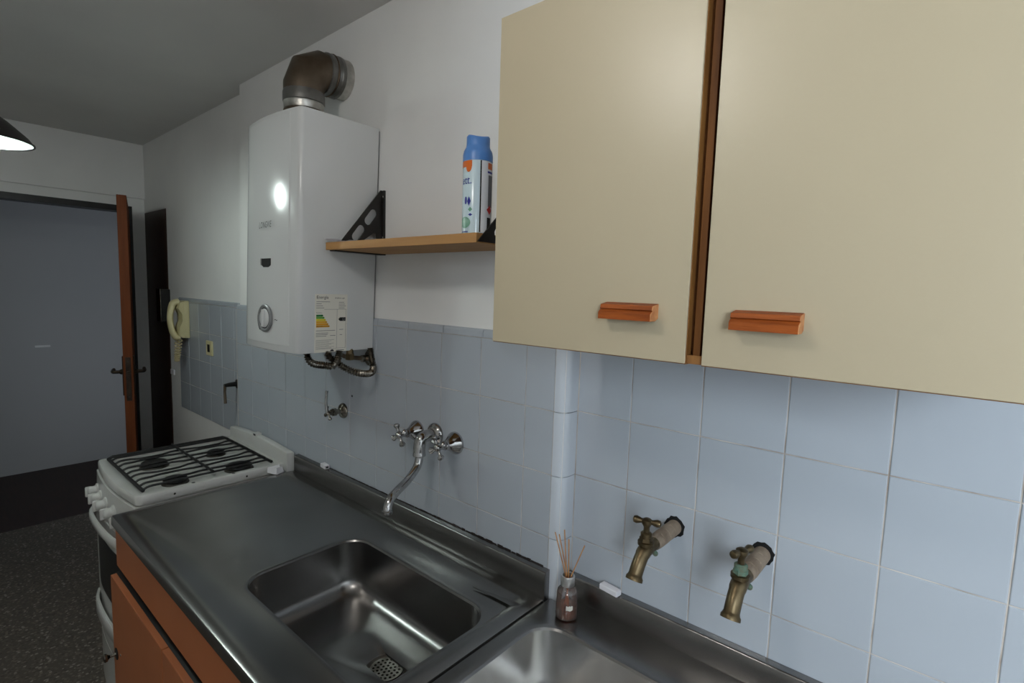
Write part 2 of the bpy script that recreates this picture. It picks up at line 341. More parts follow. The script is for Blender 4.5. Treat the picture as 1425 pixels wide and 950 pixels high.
# ------------------------------------------------------------------ water heater
hz0, hz1 = -.075, .588
wh = thing('water_heater', 'white wall mounted gas water heater with energy sticker on its side', 'water heater', (-.16, -.12, hz0))
def hsh(bm):
    for v in bm.verts:
        f = (hz1-v.co.z)/(hz1-hz0); l = max(0, min(1, (-.1-v.co.x)/.22)); v.co.x += .008-.028*f-.018*l*f
    return bm
def fcurve(x): return -.2575+.567*(x+.1625)**2
front = [(-.325, -.232), (-.323, -.239)]+[(x, fcurve(x)) for x in [-.318+.311*k/24 for k in range(25)]]+[(-.002, -.239), (0, -.232)]
poly = [(0, -.001), (-.325, -.001)]+front
bm = B(); prism(bm, [(x, y, hz0) for x, y in poly], (0, 0, hz1-hz0))
es = [e for e in bm.edges if abs(e.verts[0].co.z-e.verts[1].co.z) < 1e-6]
bmesh.ops.bevel(bm, geom=es, offset=.003, segments=2, profile=.5, affect='EDGES'); obj('cover', hsh(bm), heater_m, wh, 35)
bm = B(); box(bm, -.321, -.004, -.012, .006, hz0+.006, hz1-.006, .002); obj('back_pan', hsh(bm), heater_g, wh)
# raised centre panel of the front, dial, window, lettering
def fy(x):
    for (xa, ya), (xb_, yb_) in zip(front, front[1:]):
        if xa <= x <= xb_: return ya+(yb_-ya)*(x-xa)/(xb_-xa)
    return -.25
xs = [-.290+.245*k/20 for k in range(21)]
bm = B(); prism(bm, [(xs[0]-.004, fcurve(xs[0]-.004)+.002, hz0+.02), (xs[0]-.004, fcurve(xs[0]-.004)-.0001, hz0+.02)]+[(x, fcurve(x)-.002, hz0+.02) for x in xs]+[(xs[-1]+.004, fcurve(xs[-1]+.004)-.0001, hz0+.02), (xs[-1]+.004, fcurve(xs[-1]+.004)+.002, hz0+.02)], (0, 0, hz1-hz0-.03)); obj('front_panel', hsh(bm), heater_m, wh, 12)
def fpt(x, z): return (x, fy(x)-.0026, z)
bm = text_bm('LONGVIE', .0255, (-.196, -.2640, .277), (1, 0, .02), (0, 0, 1), shear=.2, sx=.62, spc=1.16); obj('lettering', hsh(bm), p_black, wh, label='dark brand lettering on the heater front')
bm = B(); prism(bm, [(a, -.2612, b_) for a, b_ in ((-.184, .191), (-.184, .172), (-.173, .166), (-.145, .166), (-.133, .172), (-.133, .191))], (0, .004, 0)); obj('flame_window', hsh(bm), dark, wh)
bm = B(); box(bm, -.191, -.184, -.2613, -.258, .172, .191); obj('window_edge', hsh(bm), chrome, wh)
dc = (-.160, -.2597, .018)
bm = B(); lathe(bm, dc, (0, -1, 0), [(0, .041), (.004, .041), (.006, .037), (.004, .031), (.002, .030)], 36); dial = obj('dial_ring', hsh(bm), heater_g, wh, 35)
bm = B(); lathe(bm, (dc[0], dc[1], dc[2]), (0, -1, 0), [(0, .0285), (.0045, .0275), (.006, .025)], 32); kn = obj('dial', hsh(bm), heater_m, wh, 35)
bm = B(); lathe(bm, (dc[0], dc[1], dc[2]), (0, -1, 0), [(.0005, .0315), (.0035, .0315)], 32); obj('dial_groove', hsh(bm), black, wh, 35)
bm = B(); box(bm, dc[0]-.006, dc[0]+.006, dc[1]-.012, dc[1]-.003, dc[2]-.026, dc[2]+.026, .003); obj('grip', hsh(bm), heater_m, kn)
bm = B()
for k in range(10):
    a0 = PI*.95+k*.1; a1 = a0+.1; w = .0008+.0002*k
    prism(bm, [(dc[0]+r_*math.cos(a), -.2612, dc[2]+r_*math.sin(a)) for r_, a in ((.0465-w, a0), (.0465+w, a0), (.0465+w, a1), (.0465-w, a1))], (0, .002, 0))
obj('dial_scale', hsh(bm), p_black, wh)
bm = text_bm('~', .03, (-.107, -.2605, .008), (1, .05, 0), (0, 0, 1)); obj('dial_mark', hsh(bm), p_black, wh)
# energy sticker on the right-hand side
SX = .001
def sidebox(y0, y1, z0, z1, m, name, par, lift=.0004):
    bm = B(); box(bm, SX-.0006, SX+lift, y0, y1, z0, z1); return obj(name, hsh(bm), m, par)
st = sidebox(-.196, -.094, -.074, .094, paper, 'energy_label', wh, .0004); st['label'] = 'printed paper energy label with green to ochre bars'
def sidetext(s, size, y, z, m=p_black, sx=1, shear=0):
    bm = text_bm(s, size, (SX+.0009, y, z), (0, 1, 0), (0, 0, 1), sx=sx, shear=shear); return obj('label_text', hsh(bm), m, st)
sidetext('Energía', .0125, -.192, .081, sx=1); sidetext('Artefacto a gas', .0065, -.135, .0815, sx=.8, shear=.2)
for k, (a, b_) in enumerate(((-.150, -.192), (-.176, -.192), (-.172, -.192), (-.168, -.192))): sidebox(b_, a, .0715-.0058*k, .0728-.0058*k, p_grey, 'print_line', st, .0007)
for k, a in enumerate((-.105, -.102, -.099, -.103)): sidebox(-.122, a, .0705-.0055*k, .0718-.0055*k, p_grey, 'print_line', st, .0007)
sidetext('Más eficiente', .0042, -.192, .0395, sx=.8); sidetext('Menos eficiente', .0042, -.192, .001, sx=.8)
for k in range(6):
    z = .0355-.0062*k; w = .019+.0042*k
    bm = B(); prism(bm, [(SX+.0005, -.192, z), (SX+.0005, -.192+w, z), (SX+.0005, -.189+w, z-.0028), (SX+.0005, -.192+w, z-.0056), (SX+.0005, -.192, z-.0056)], (.0004, 0, 0)); obj('rating_bar', hsh(bm), e_cols[k], st)
    bm = text_bm('ABCDEF'[k], .005, (SX+.0013, -.195+w, z-.0048), (0, 1, 0), (0, 0, 1)); obj('label_text', hsh(bm), p_black, st)
for y0, y1, z0, z1 in ((-.168, -.098, .0502, .0509), (-.1272, -.1266, -.064, .0505), (-.0985, -.0979, -.064, .0505), (-.192, -.098, -.0642, -.0636)): sidebox(y0, y1, z0, z1, p_grey, 'rule', st, .0007)
bm = B(); prism(bm, [(SX+.0005, -.1225, .0215), (SX+.0005, -.1175, .0268), (SX+.0005, -.0995, .0268), (SX+.0005, -.0995, .0162), (SX+.0005, -.1175, .0162)], (.0004, 0, 0)); obj('rating_arrow', hsh(bm), p_black, st)
sidetext('D', .0105, -.110, .0178, paper)
for y0, y1, z in ((-.192, -.132, -.0115), (-.192, -.154, -.0185), (-.192, -.156, -.023), (-.192, -.160, -.0275), (-.148, -.131, -.0265), (-.119, -.106, -.0095), (-.117, -.109, -.025)): sidebox(y0, y1, z, z+.0014, p_grey, 'print_line', st, .0007)
for k in range(8): sidebox(-.192, -.135-.008*(k % 3), -.0385-.0034*k, -.0378-.0034*k, p_grey, 'print_line', st, .0007)
bm = B(); prism(bm, [(SX+.0005, -.141+.006*math.cos(PI*k/8), -.0725+.006*math.sin(PI*k/8)) for k in range(9)], (.0004, 0, 0)); obj('emblem', hsh(bm), p_black, st)
sidebox(-.128, -.102, -.0715, -.0692, p_grey, 'print_line', st, .0007)
# flexible hoses and pipe stubs below
def corr(pts, r, amp, step):
    P = smooth_path(pts, 40); out = [P[0]]; L = 0
    for a, b_ in zip(P, P[1:]):
        L += (b_-a).length
        if L >= step: out.append(b_); L = 0
    return out, [r+amp*(1 if i % 2 else -1) for i in range(len(out))]
for pts in ([(-.07, -.19, -.072), (-.068, -.19, -.09), (-.05, -.185, -.108), (-.01, -.165, -.112), (.01, -.15, -.11), (.0, -.13, -.085), (-.005, -.125, -.07)],
            [(-.02, -.15, -.072), (-.018, -.15, -.088), (.01, -.12, -.118), (.03, -.09, -.135), (.025, -.04, -.142), (.0, -.012, -.13), (-.015, -.01, -.10), (-.02, -.01, -.07)]):
    P, r = corr(pts, .0092, .0019, .0032); bm = B(); tube(bm, P, r, 10); obj('flexible_hose', bm, chrome_old, wh, 50, label='corrugated metal hose')
bm = B(); tube(bm, [(-.03, -.075, -.07), (-.03, -.075, -.10)], .011, 12); lathe(bm, (-.03, -.075, -.085), (0, 0, -1), [(0, .014), (.018, .014), (.02, .01)], 6); obj('gas_union', bm, brass, wh, 30)
bm = B(); tube(bm, smooth_path([(-.1, -.08, -.072), (-.09, -.06, -.10), (-.03, -.02, -.105), (-.01, 0, -.11)], 6), .007, 10); obj('gas_pipe', bm, rusty, wh, 40)
bm = B(); lathe(bm, (-.035, .0, -.105), (0, -1, 0), [(0, .024), (.004, .024), (.006, .018), (.010, .012), (.03, .011)], 24); obj('wall_flange', bm, chrome_old, wh, 35)

# ------------------------------------------------------------------ flue elbow above it
fl = thing('flue_pipe', 'dented metal flue elbow from the heater top into the wall', 'flue pipe', (-.195, -.13, hz1))
fx, fyy = -.192, -.13
def flue_ring(name, z, prof, m):
    bm = B(); lathe(bm, (fx, fyy, hz1+z), (0, 0, 1), prof, 28); obj(name, bm, m, fl, 35)
flue_ring('collar', .001, [(0, .056), (.046, .056), (.048, .054)], galv)
flue_ring('seam_ring', .044, [(0, .0565), (.002, .058), (.005, .058), (.007, .0565)], rusty)
flue_ring('tape_band', .051, [(0, .0555), (.001, .057), (.018, .057), (.021, .0585), (.022, .057)], aluf)
flue_ring('lower_sleeve', .072, [(0, .057), (.003, .060), (.028, .060), (.034, .058)], galv)
def segelbow(bm, pts, r, n=24):
    P = [Vector(p) for p in pts]; prev = None
    for i, p in enumerate(P):
        d1 = (P[i]-P[i-1]).normalized() if i else (P[1]-P[0]).normalized(); d2 = (P[i+1]-P[i]).normalized() if i < len(P)-1 else d1
        tt = (d1+d2).normalized(); sc = 1/max(.5, d1.dot(tt)); u = Vector((1, 0, 0)); v = tt.cross(u)
        rg = [bm.verts.new(p+u*(r*math.cos(2*PI*k/n))+v*(r*sc*math.sin(2*PI*k/n))) for k in range(n)]
        if prev: bridge(bm, prev, rg)
        prev = rg
    return bm
zt = hz1+.150
bm = B(); segelbow(bm, [(fx, fyy, hz1+.098), (fx, fyy, zt-.030), (fx, fyy+.016, zt+.012), (fx, fyy+.052, zt+.032), (fx, fyy+.075, zt+.032)], .058); obj('elbow', bm, rusty, fl, 28)
bm = B(); lathe(bm, (fx, fyy+.062, zt+.032), (0, 1, 0), [(0, .058), (.002, .062), (.016, .062), (.020, .059), (.032, .060), (.036, .063), (.046, .063), (.049, .059)], 28); obj('upper_sleeve', bm, galv, fl, 35)
bm = B(); lathe(bm, (fx, fyy+.080, zt+.032), (0, 1, 0), [(0, .060), (.003, .064), (.007, .0605)], 28); obj('seam_ring', bm, rusty, fl, 35)
bm = B(); lathe(bm, (fx, -.022, zt+.032), (0, 1, 0), [(0, .057), (.002, .060), (.024, .061), (.0275, .061)], 28); obj('wall_tape', bm, aluf, fl, 35)

# ------------------------------------------------------------------ shelf with its two brackets, paper, spray can
sz0, sz1 = .217, .2375; sx0, sx1 = .014, .600; sfy = -.178
sh = thing('wall_shelf', 'light beech board shelf hung from black triangular brackets', 'shelf', (.3, 0, sz0))
bm = B(); box(bm, sx0, sx1, sfy, .004, sz0, sz1, .0008, 1); obj('board', bm, shelf_m, sh)
def bracket(x, th, oy=0, oz=0):
    bm = B(); y0, y1, z0, z1 = sfy+.043, .003, sz1+.002, sz1+.168
    tri = [(y0-.005, z0), (y1, z0), (y1, z1), (y1-.008, z1)]
    bt = bpy.data.curves.new('bk', 'CURVE'); bt.dimensions = '2D'; bt.fill_mode = 'BOTH'; bt.extrude = th/2
    def spl(pts):
        s = bt.splines.new('POLY'); s.points.add(len(pts)-1); s.use_cyclic_u = True
        for p, q in zip(s.points, pts): p.co = (q[0], q[1], 0, 1)
    spl(tri)
    dv = Vector((y1-.008-y0, z1-z0)).normalized(); nv = Vector((dv.y, -dv.x))
    def slot(c, L, w):
        c = Vector(c); pts = []
        for s, a0 in ((1, -PI/2), (-1, PI/2)):
            for k in range(7):
                a = a0+PI*k/6; pts.append(c+dv*(s*L/2+w/2*math.cos(a))+nv*(w/2*math.sin(a)))
        spl(pts)
    m1 = Vector((y0, z0))+dv*.06+nv*.022; m2 = Vector((y0, z0))+dv*.125+nv*.024
    slot(m1, .03, .024); slot(m2, .03, .024)
    c3 = Vector((-.038, sz1+.026)); spl([c3+Vector((-.03, -.013)), c3+Vector((.02, -.013)), c3+Vector((.02, .014)), c3+Vector((.006, .012))])
    ob = bpy.data.objects.new('bk', bt); COL.objects.link(ob); dg = bpy.context.evaluated_depsgraph_get(); dg.update()
    me = bpy.data.meshes.new_from_object(ob.evaluated_get(dg)); bpy.data.objects.remove(ob); bm.from_mesh(me)
    for v in bm.verts: v.co = Vector((x+v.co.z, v.co.x+oy*(.003-v.co.x)/.14, v.co.y+oz))
    return bm
for x, th, oy, oz in ((.022, .004, 0, 0), (.603, .004, -.036, -.020)):
    bk = obj('bracket', bracket(x, th, oy, oz), black_m, sh)
    bm = B(); box(bm, x-.012, x+.012, -.001, .006, sz1+.002, sz1+.168, .001); obj('wall_leg', bm, black_m, bk)
    for z in (sz1+.03, sz1+.15):
        bm = B(); lathe(bm, (x+.006, -.001, z), (0, -1, 0), [(0, .004), (.002, .0035), (.0025, .001)], 10); obj('screw', bm, chrome, bk)
bm = B(); box(bm, sx0+.004, sx0+.03, sfy+.01, 0, sz0-.003, sz0); obj('lower_flange', bm, black_m, sh)
bm = B()
n = 8; vs = [[bm.verts.new((.012+.13*i/n, sfy-.004+.11*j/n+.01*i/n, sz1+.001+(.010*math.exp(-i*1.6) if j < n else .010*math.exp(-i*1.6))+.002*math.sin(i*1.1+j*.5)**2)) for j in range(n+1)] for i in range(n+1)]
for i in range(n):
    for j in range(n): bm.faces.new((vs[i][j], vs[i+1][j], vs[i+1][j+1], vs[i][j+1]))
bmesh.ops.solidify(bm, geom=bm.faces, thickness=.0006)
tag(obj('paper_sheet', bm, white_p, smooth=40), 'white paper sheet lying on the shelf beside the heater', 'paper')

cx, cy = .552, -.13; cr = .0315; cb = sz1+.0005
can = thing('spray_can', 'pale blue aerosol can with bright blue cap standing on the shelf', 'spray can', (cx, cy, cb))
bm = B(); lathe(bm, (cx, cy, cb), (0, 0, 1), [(0, cr-.003), (.003, cr), (.152, cr), (.155, cr-.0015)], 40); body = obj('body', bm, can_m, can, 40)
bm = B(); lathe(bm, (cx, cy, cb+.153), (0, 0, 1), [(0, cr+.0006), (.014, cr+.0008), (.022, cr-.001), (.03, cr-.0055), (.036, cr-.0065), (.049, cr-.0065), (.0525, cr-.009), (.0525, cr-.016)], 40)
for v in bm.verts:
    if v.co.z > cb+.198: v.co.z -= .003*(math.cos(math.atan2(v.co.y-cy, v.co.x-cx)*2+1.2))
obj('cap', bm, blue_cap, can, 40)
va = math.atan2(-.9469-cy, 1.3623-cx)     # bearing of the printed seam side
def patch(a0, a1, z0, z1, m, name, lift=.0004, fn=None):
    bm = B(); na = 8; nz = 6; vs = []
    for i in range(na+1):
        row = []
        for j in range(nz+1):
            u, w = i/na, j/nz
            if fn: u, w = fn(u, w)
            a = va+a0+(a1-a0)*u; z = cb+z0+(z1-z0)*w; row.append(bm.verts.new((cx+(cr+lift)*math.cos(a), cy+(cr+lift)*math.sin(a), z)))
        vs.append(row)
    for i in range(na):
        for j in range(nz): bm.faces.new((vs[i][j], vs[i+1][j], vs[i+1][j+1], vs[i][j+1]))
    return obj(name, bm, m, body, 40)
def disc(u, w):
    x, y = 2*u-1, 2*w-1; return (.5+.5*x*math.sqrt(1-y*y/2), .5+.5*y*math.sqrt(1-x*x/2))
def diam(u, w):
    x, y = 2*u-1, 2*w-1; return (.5+.25*(x+y), .5+.25*(y-x))
patch(.18, .27, .004, .152, can_dark, 'seam'); patch(.27, 1.5, .004, .152, can_white, 'white_side')
patch(-1.5, -.38, .139, .152, p_orange, 'orange_print', .0006); patch(-.85, -.4, .128, .150, p_orange, 'orange_print', .0006, disc)
patch(.75, 1.25, .136, .149, p_orange, 'orange_print', .0007); patch(.72, 1.3, .128, .132, p_navy, 'blue_print', .0007)
patch(.8, 1.3, .058, .124, p_grey, 'fine_print', .0007); patch(.7, 1.25, .042, .062, p_red, 'hazard_diamond', .0009, diam); patch(.75, 1.15, .012, .036, p_black, 'bar_code', .0007); patch(.72, 1.2, .004, .010, p_orange, 'orange_print', .0007)
bm = text_bm('ett.', .024, (0, 0, cb+.104), (1, 0, 0), (0, 0, 1), wrap=(cx, cy, cr+.0007, va-1.28), sx=.9); obj('lettering', bm, p_navy, body)
patch(-.95, -.72, .062, .078, p_navy, 'splash_print', .0007, disc); patch(-.7, -.42, .058, .078, p_navy, 'splash_print', .0007, diam); patch(-.62, -.3, .046, .056, p_green, 'splash_print', .0007, diam)
patch(-.6, -.28, .037, .043, p_navy, 'splash_print', .0007, diam); patch(-1.35, -.42, .012, .036, p_green, 'fruit_print', .0007, disc); patch(-1.2, -.6, .004, .006, p_navy, 'fine_print', .0007)

# ------------------------------------------------------------------ sinks
CZ = -.587
def sink(name, label, x0, x1, yb, tray, basin, bz, drain, steel_basin, notch):
    s = thing(name, label, 'sink', ((x0+x1)/2, -.3, CZ-.03))
    yf = -.580
    def L(a, z, r, n=8):
        p = rr(*a, r, n); k = n+1
        if notch:
            if a[3] > notch[1]: 
                dd = yb-a[3]; p = p[:k]+[(notch[0]+dd, a[3]), (notch[0]+dd, notch[1]-dd)]+[(x, y-(a[3]-notch[1]+dd)) for x, y in p[k:2*k]]+p[2*k:]
            else: p = p[:k]+[(p[k][0]+.06, a[3]), (p[k][0]+.03, a[3])]+p[k:]
        return [(x, y, z) for x, y in p]
    o = (x0, x1, yf, yb)
    def ins(a, d): return (a[0]+d, a[1]-d, a[2]+d, a[3]-d)
    ls = [L(ins(o, .004), CZ-.034, .002), L(o, CZ-.030, .004), L(o, CZ-.007, .006), L(ins(o, .002), CZ-.002, .006), L(ins(o, .007), CZ, .006)]
    if tray: ls += [L(tray, CZ, .02), L(ins(tray, .006), CZ-.0035, .018)]
    zt_ = CZ-.0035 if tray else CZ
    ls += [L(ins(basin, -.012), zt_, .07), L(ins(basin, -.006), zt_+.0005, .066), L(ins(basin, -.001), zt_-.001, .062), L(ins(basin, .002), zt_-.005, .06)]
    bm = B(); loops(bm, ls); obj('worktop', bm, steel, s, 30)
    ls = [L(ins(basin, .002), zt_-.005, .06), L(ins(basin, .006), bz+.05, .06)]
    for k in range(1, 7):
        t = PI/2*k/6; ls.append(L(ins(basin, .006+.045*(1-math.cos(t))), bz+.05-.045*math.sin(t), .06-.012*k/6))
    dx, dy = drain; n = len(ls[0])
    cxb, cyb = (basin[0]+basin[1])/2, (basin[2]+basin[3])/2
    base = ls[-1]; 
    def mixl(f, z):
        out = []
        for (x, y, _) in base:
            a = math.atan2(y-cyb, x-cxb); out.append((x*(1-f)+(dx+.05*math.cos(a))*f, y*(1-f)+(dy+.05*math.sin(a))*f, z))
        return out
    ls += [mixl(.5, bz+.002), mixl(1, bz)]
    ang = [math.atan2(y-cyb, x-cxb) for x, y, _ in base]
    ls.append([(dx+.042*math.cos(a), dy+.042*math.sin(a), bz-.006) for a in ang]); ls.append([(dx+.041*math.cos(a), dy+.041*math.sin(a), bz-.05) for a in ang])
    bm = B(); loops(bm, ls, cap_last=True); obj('basin', bm, steel_basin, s, 40)
    # strainer plate with real holes
    cu = bpy.data.curves.new('dr', 'CURVE'); cu.dimensions = '2D'; cu.fill_mode = 'BOTH'; cu.extrude = .001
    def circ(x, y, r, n):
        sp = cu.splines.new('POLY'); sp.points.add(n-1); sp.use_cyclic_u = True
        for k, p in enumerate(sp.points): p.co = (x+r*math.cos(2*PI*k/n), y+r*math.sin(2*PI*k/n), 0, 1)
    circ(0, 0, .038, 40)
    for rad, m_ in ((0, 1), (.0105, 6), (.020, 12), (.0295, 18)):
        for k in range(m_): circ(rad*math.cos(2*PI*k/m_), rad*math.sin(2*PI*k/m_), .0031, 10)
    ob = bpy.data.objects.new('dr', cu); COL.objects.link(ob); dg = bpy.context.evaluated_depsgraph_get(); dg.update()
    me = bpy.data.meshes.new_from_object(ob.evaluated_get(dg)); bpy.data.objects.remove(ob); bm = B(); bm.from_mesh(me)
    for v in bm.verts: v.co += Vector((dx, dy, bz-.004))
    dro = obj('strainer', bm, chrome_old, s)
    bm = B(); lathe(bm, (dx, dy, bz-.006), (0, 0, 1), [(0, .039), (.003, .041), (.0045, .045), (.003, .052), (.0012, .052)], 40, cap=False); obj('strainer_rim', bm, steel_edge, dro, 40)
    return s
s1 = sink('sink_worktop', 'stainless steel sink with drainboard beside the white stove', -.515, .694, -.018, (-.475, .655, -.545, -.055), (.112, .640, -.462, -.140), -.742, (.445, -.278), steel, None)
bm = B(); prism(bm, [(-.497, a, b_) for a, b_ in ((-.02, CZ-.02), (-.02, CZ+.058), (-.018, CZ+.061), (-.015, CZ+.062), (-.001, CZ+.064), (-.001, CZ-.02))], (1.189, 0, 0)); obj('backsplash', bm, steel, s1, 50)
bm = B(); prism(bm, [(.54, -.100, CZ+.0004), (.655, -.094, CZ+.0004), (.668, -.072, CZ+.0004)], (0, 0, .0012)); obj('raised_fold', bm, steel, s1)
bm = B(); x = -.30
while x < .66:
    L_ = random.uniform(.006, .02); h_ = random.uniform(.0006, .0016)+max(0, min(1, (x-.1)/.3))*random.uniform(.0004, .003); box(bm, x, x+L_, -.0022, -.0012, CZ+.0632, CZ+.0645+h_); x += L_*random.uniform(.8, 1.3)
obj('grime_line', bm, mat('black_mould', (34, 24, 20), .9), s1)
s2 = sink('sink_worktop', 'stainless steel sink nearest the camera under the brass taps', .6965, 1.94, .030, None, (.736, 1.26, -.46, -.083), -.75, (.99, -.27), steel_b, (.7185, -.002))
bm = B(); prism(bm, [(.7185, a, b_) for a, b_ in ((.028, CZ-.02), (.028, CZ+.050), (.030, CZ+.053), (.033, CZ+.0535), (.0462, CZ+.0545), (.0462, CZ-.02))], (1.22, 0, 0)); obj('backsplash', bm, steel, s2, 50)

# base cabinets
def base_cabinet(x0, x1, doors, label):
    c = thing('base_cabinet', label, 'cabinet', ((x0+x1)/2, -.28, FL))
    bm = B(); t = .016; zt_ = CZ-.036
    for a, b_ in ((x0, x0+t), (x1-t, x1)): box(bm, a, b_, -.552, -.004, FL+.10, zt_)
    box(bm, x0+t, x1-t, -.552, -.004, FL+.10, FL+.116); box(bm, x0+t, x1-t, -.012, -.004, FL+.116, zt_); box(bm, x0+t, x1-t, -.552, -.535, -.80, -.735)
    obj('carcass', bm, cab_wood, c)
    bm = B(); box(bm, x0+.01, x1-.01, -.50, -.48, FL, FL+.10); obj('plinth', bm, black_m, c)
    bm = B(); box(bm, x0, x1, -.567, -.552, -.757, zt_-.002, .001, 1); obj('fascia', bm, orange, c)
    bm = B(); prism(bm, [(x0, a, b_) for a, b_ in ((-.553, -.757), (-.560, -.760), (-.556, -.777), (-.570, -.779), (-.553, -.80))], (x1-x0, 0, 0)); obj('grip_channel', bm, black_m, c)
    for a, b_, kx in doors:
        bm = B(); box(bm, a, b_, -.584, -.568, FL+.105, -.781, .001, 1); dr = obj('door', bm, orange, c)
        if kx is not None:
            kz = -1.02
            bm = B(); lathe(bm, (kx, -.584, kz), (0, -1, 0), [(0, .018), (.002, .018), (.003, .016)], 20); kb = obj('knob', bm, black_m, dr, 35)
            bm = B(); lathe(bm, (kx, -.587, kz), (0, -1, 0), [(0, .005), (.014, .004), (.018, .007), (.022, .012), (.027, .0125), (.030, .009)], 16); kb2 = obj('knob', bm, chrome_old, dr, 40)
            bm = B(); lathe(bm, (kx+.045, -.584, kz+.018), (0, -1, 0), [(0, .004), (.0015, .003)], 10); obj('screw', bm, chrome, dr)
    return c
base_cabinet(-.53, .69, [(-.53, -.047, -.495), (-.043, .32, None), (.324, .69, None)], 'orange brown laminate base cabinet under the sink beside the stove')
base_cabinet(.70, 1.94, [(.70, 1.11, None), (1.114, 1.524, None), (1.528, 1.94, None)], 'orange brown laminate base cabinet under the sink with brass taps')

# ------------------------------------------------------------------ stove
gx0, gx1, gy0, gy1, gz = -1.062, -.552, -.505, -.004, -.565
gc = (gx0+gx1)/2
sv = thing('gas_stove', 'white four burner gas stove with black wire grate beside the sink', 'stove', (gc, -.26, FL))
def bow(x, y, amt=.019):
    f = max(0, min(1, (gy1-.2-y)/(gy1-.2-gy0))); return y-amt*f*(1-((x-gc)/.255)**2)
def GL(a, z, r, amt=.019): return [(x, bow(x, y, amt), z) for x, y in rr(*a, r, 8)]
def subdiv_front(a, z, r, amt=.019, n=12):
    pts = rr(*a, r, 8); out = []
    for i, p in enumerate(pts):
        out.append(p); q = pts[(i+1) % len(pts)]
        if math.dist(p, q) > .1:
            for k in range(1, n): out.append((p[0]+(q[0]-p[0])*k/n, p[1]+(q[1]-p[1])*k/n))
    return [(x, bow(x, y, amt), z) for x, y in out]
H = (gx0, gx1, gy0, gy1)
def hi(d): return (gx0+d, gx1-d, gy0+d, gy1-d)
bm = B(); loops(bm, [subdiv_front(hi(.004), gz-.035, .02), subdiv_front(H, gz-.03, .022), subdiv_front(H, gz-.006, .022), subdiv_front(hi(.003), gz-.001, .02), subdiv_front(hi(.010), gz, .018),
    subdiv_front((gx0+.024, gx1-.024, gy0+.024, gy1-.05), gz-.001, .016, .012), subdiv_front((gx0+.03, gx1-.03, gy0+.032, gy1-.056), gz-.010, .014, .006), subdiv_front((gx0+.05, gx1-.05, gy0+.06, gy1-.08), gz-.012, .01, 0)], cap_last=True, cap_first=True)
hob = obj('hob_top', bm, enamel, sv, 40)
for y in (-.40, -.17):
    bm = B(); lathe(bm, (gx1-.0005, y, gz-.018), (1, 0, 0), [(0, .004), (.0015, .003)], 10); obj('screw', bm, chrome_old, hob)
for y in (-.34, -.21):
    bm = B(); lathe(bm, (gx1-.014, y, gz-.0005), (0, 0, 1), [(0, .006), (.0008, .006)], 12); obj('hinge_hole', bm, black, hob)
bm = B(); loops(bm, [subdiv_front((gx0+.006, gx1-.006, gy0+.01, gy1), FL+.06, .01), subdiv_front((gx0+.006, gx1-.006, gy0+.01, gy1), gz-.034, .01)], cap_last=True, cap_first=True); obj('body', bm, enamel, sv, 40)
# control panel, knobs
bm = B(); loops(bm, [subdiv_front((gx0+.003, gx1-.003, gy0-.008, gy0+.10), -.715, .006), subdiv_front((gx0+.003, gx1-.003, gy0-.004, gy0+.10), gz-.037, .006)], cap_last=True, cap_first=True); cpn = obj('control_panel', bm, enamel, sv, 40)
for x in (-1.0, -.915, -.83, -.735, -.64):
    y = bow(x, gy0-.008); z = -.662
    bm = B(); lathe(bm, (x, y+.006, z), (0, -1, 0), [(0, .024), (.008, .024), (.010, .019), (.014, .017), (.024, .0175), (.030, .0165), (.034, .012), (.035, .004)], 24); k_ = obj('knob', bm, enamel, sv, 50)
    bm = B(); box(bm, x-.0045, x+.0045, y-.036, y-.014, z-.019, z+.019, .004, 3); obj('grip', bm, enamel, k_, 50)
# oven door with glass and curved bar handles
bm = B(); loops(bm, [subdiv_front((gx0+.004, gx1-.004, gy0-.012, gy0+.06), -1.20, .006), subdiv_front((gx0+.004, gx1-.004, gy0-.012, gy0+.06), -.722, .006)], cap_last=True, cap_first=True); od = obj('oven_door', bm, enamel, sv, 40)
bm = B(); loops(bm, [subdiv_front((gx0+.09, gx1-.09, gy0-.0135, gy0-.005), -1.0, .002), subdiv_front((gx0+.09, gx1-.09, gy0-.0135, gy0-.005), -.80, .002)], cap_last=True, cap_first=True); obj('oven_glass', bm, black, od, 40)
def bar(z, w, reach, name, par):
    N = 16; P = [(gx0+.02+(gx1-gx0-.04)*k/N, 0, z) for k in range(N+1)]
    Q = [(x, bow(x, gy0-.012)-reach*min(1, math.sin(PI*k/N)*2.2), z) for k, (x, _, z) in enumerate(P)]
    bm = B(); prev = None
    for x, y, z_ in Q:
        sec = [(x, y+a, z_+b_) for a, b_ in ((-.007, -w/2+.004), (-.004, -w/2), (.004, -w/2), (.006, 0), (.004, w/2), (-.004, w/2), (-.007, w/2-.004))]
        vs = [bm.verts.new(p) for p in sec]
        if prev: bridge(bm, prev, vs)
        else: bm.faces.new(vs[::-1])
        prev = vs
    bm.faces.new(prev); return obj(name, bm, enamel, par, 40)
bar(-.735, .028, .020, 'door_handle', od)
bm = B(); loops(bm, [subdiv_front((gx0+.004, gx1-.004, gy0-.012, gy0+.06), FL+.075, .006), subdiv_front((gx0+.004, gx1-.004, gy0-.012, gy0+.06), -1.208, .006)], cap_last=True, cap_first=True); dw = obj('drawer', bm, enamel, sv, 40)
bar(-1.085, .05, .012, 'broiler_handle', od)
for x in (gx0+.04, gx1-.04):
    for y in (-.45, -.05):
        bm = B(); lathe(bm, (x, y, FL), (0, 0, 1), [(0, .018), (.01, .018), (.014, .012), (.065, .012)], 14); obj('foot', bm, black, sv, 35)
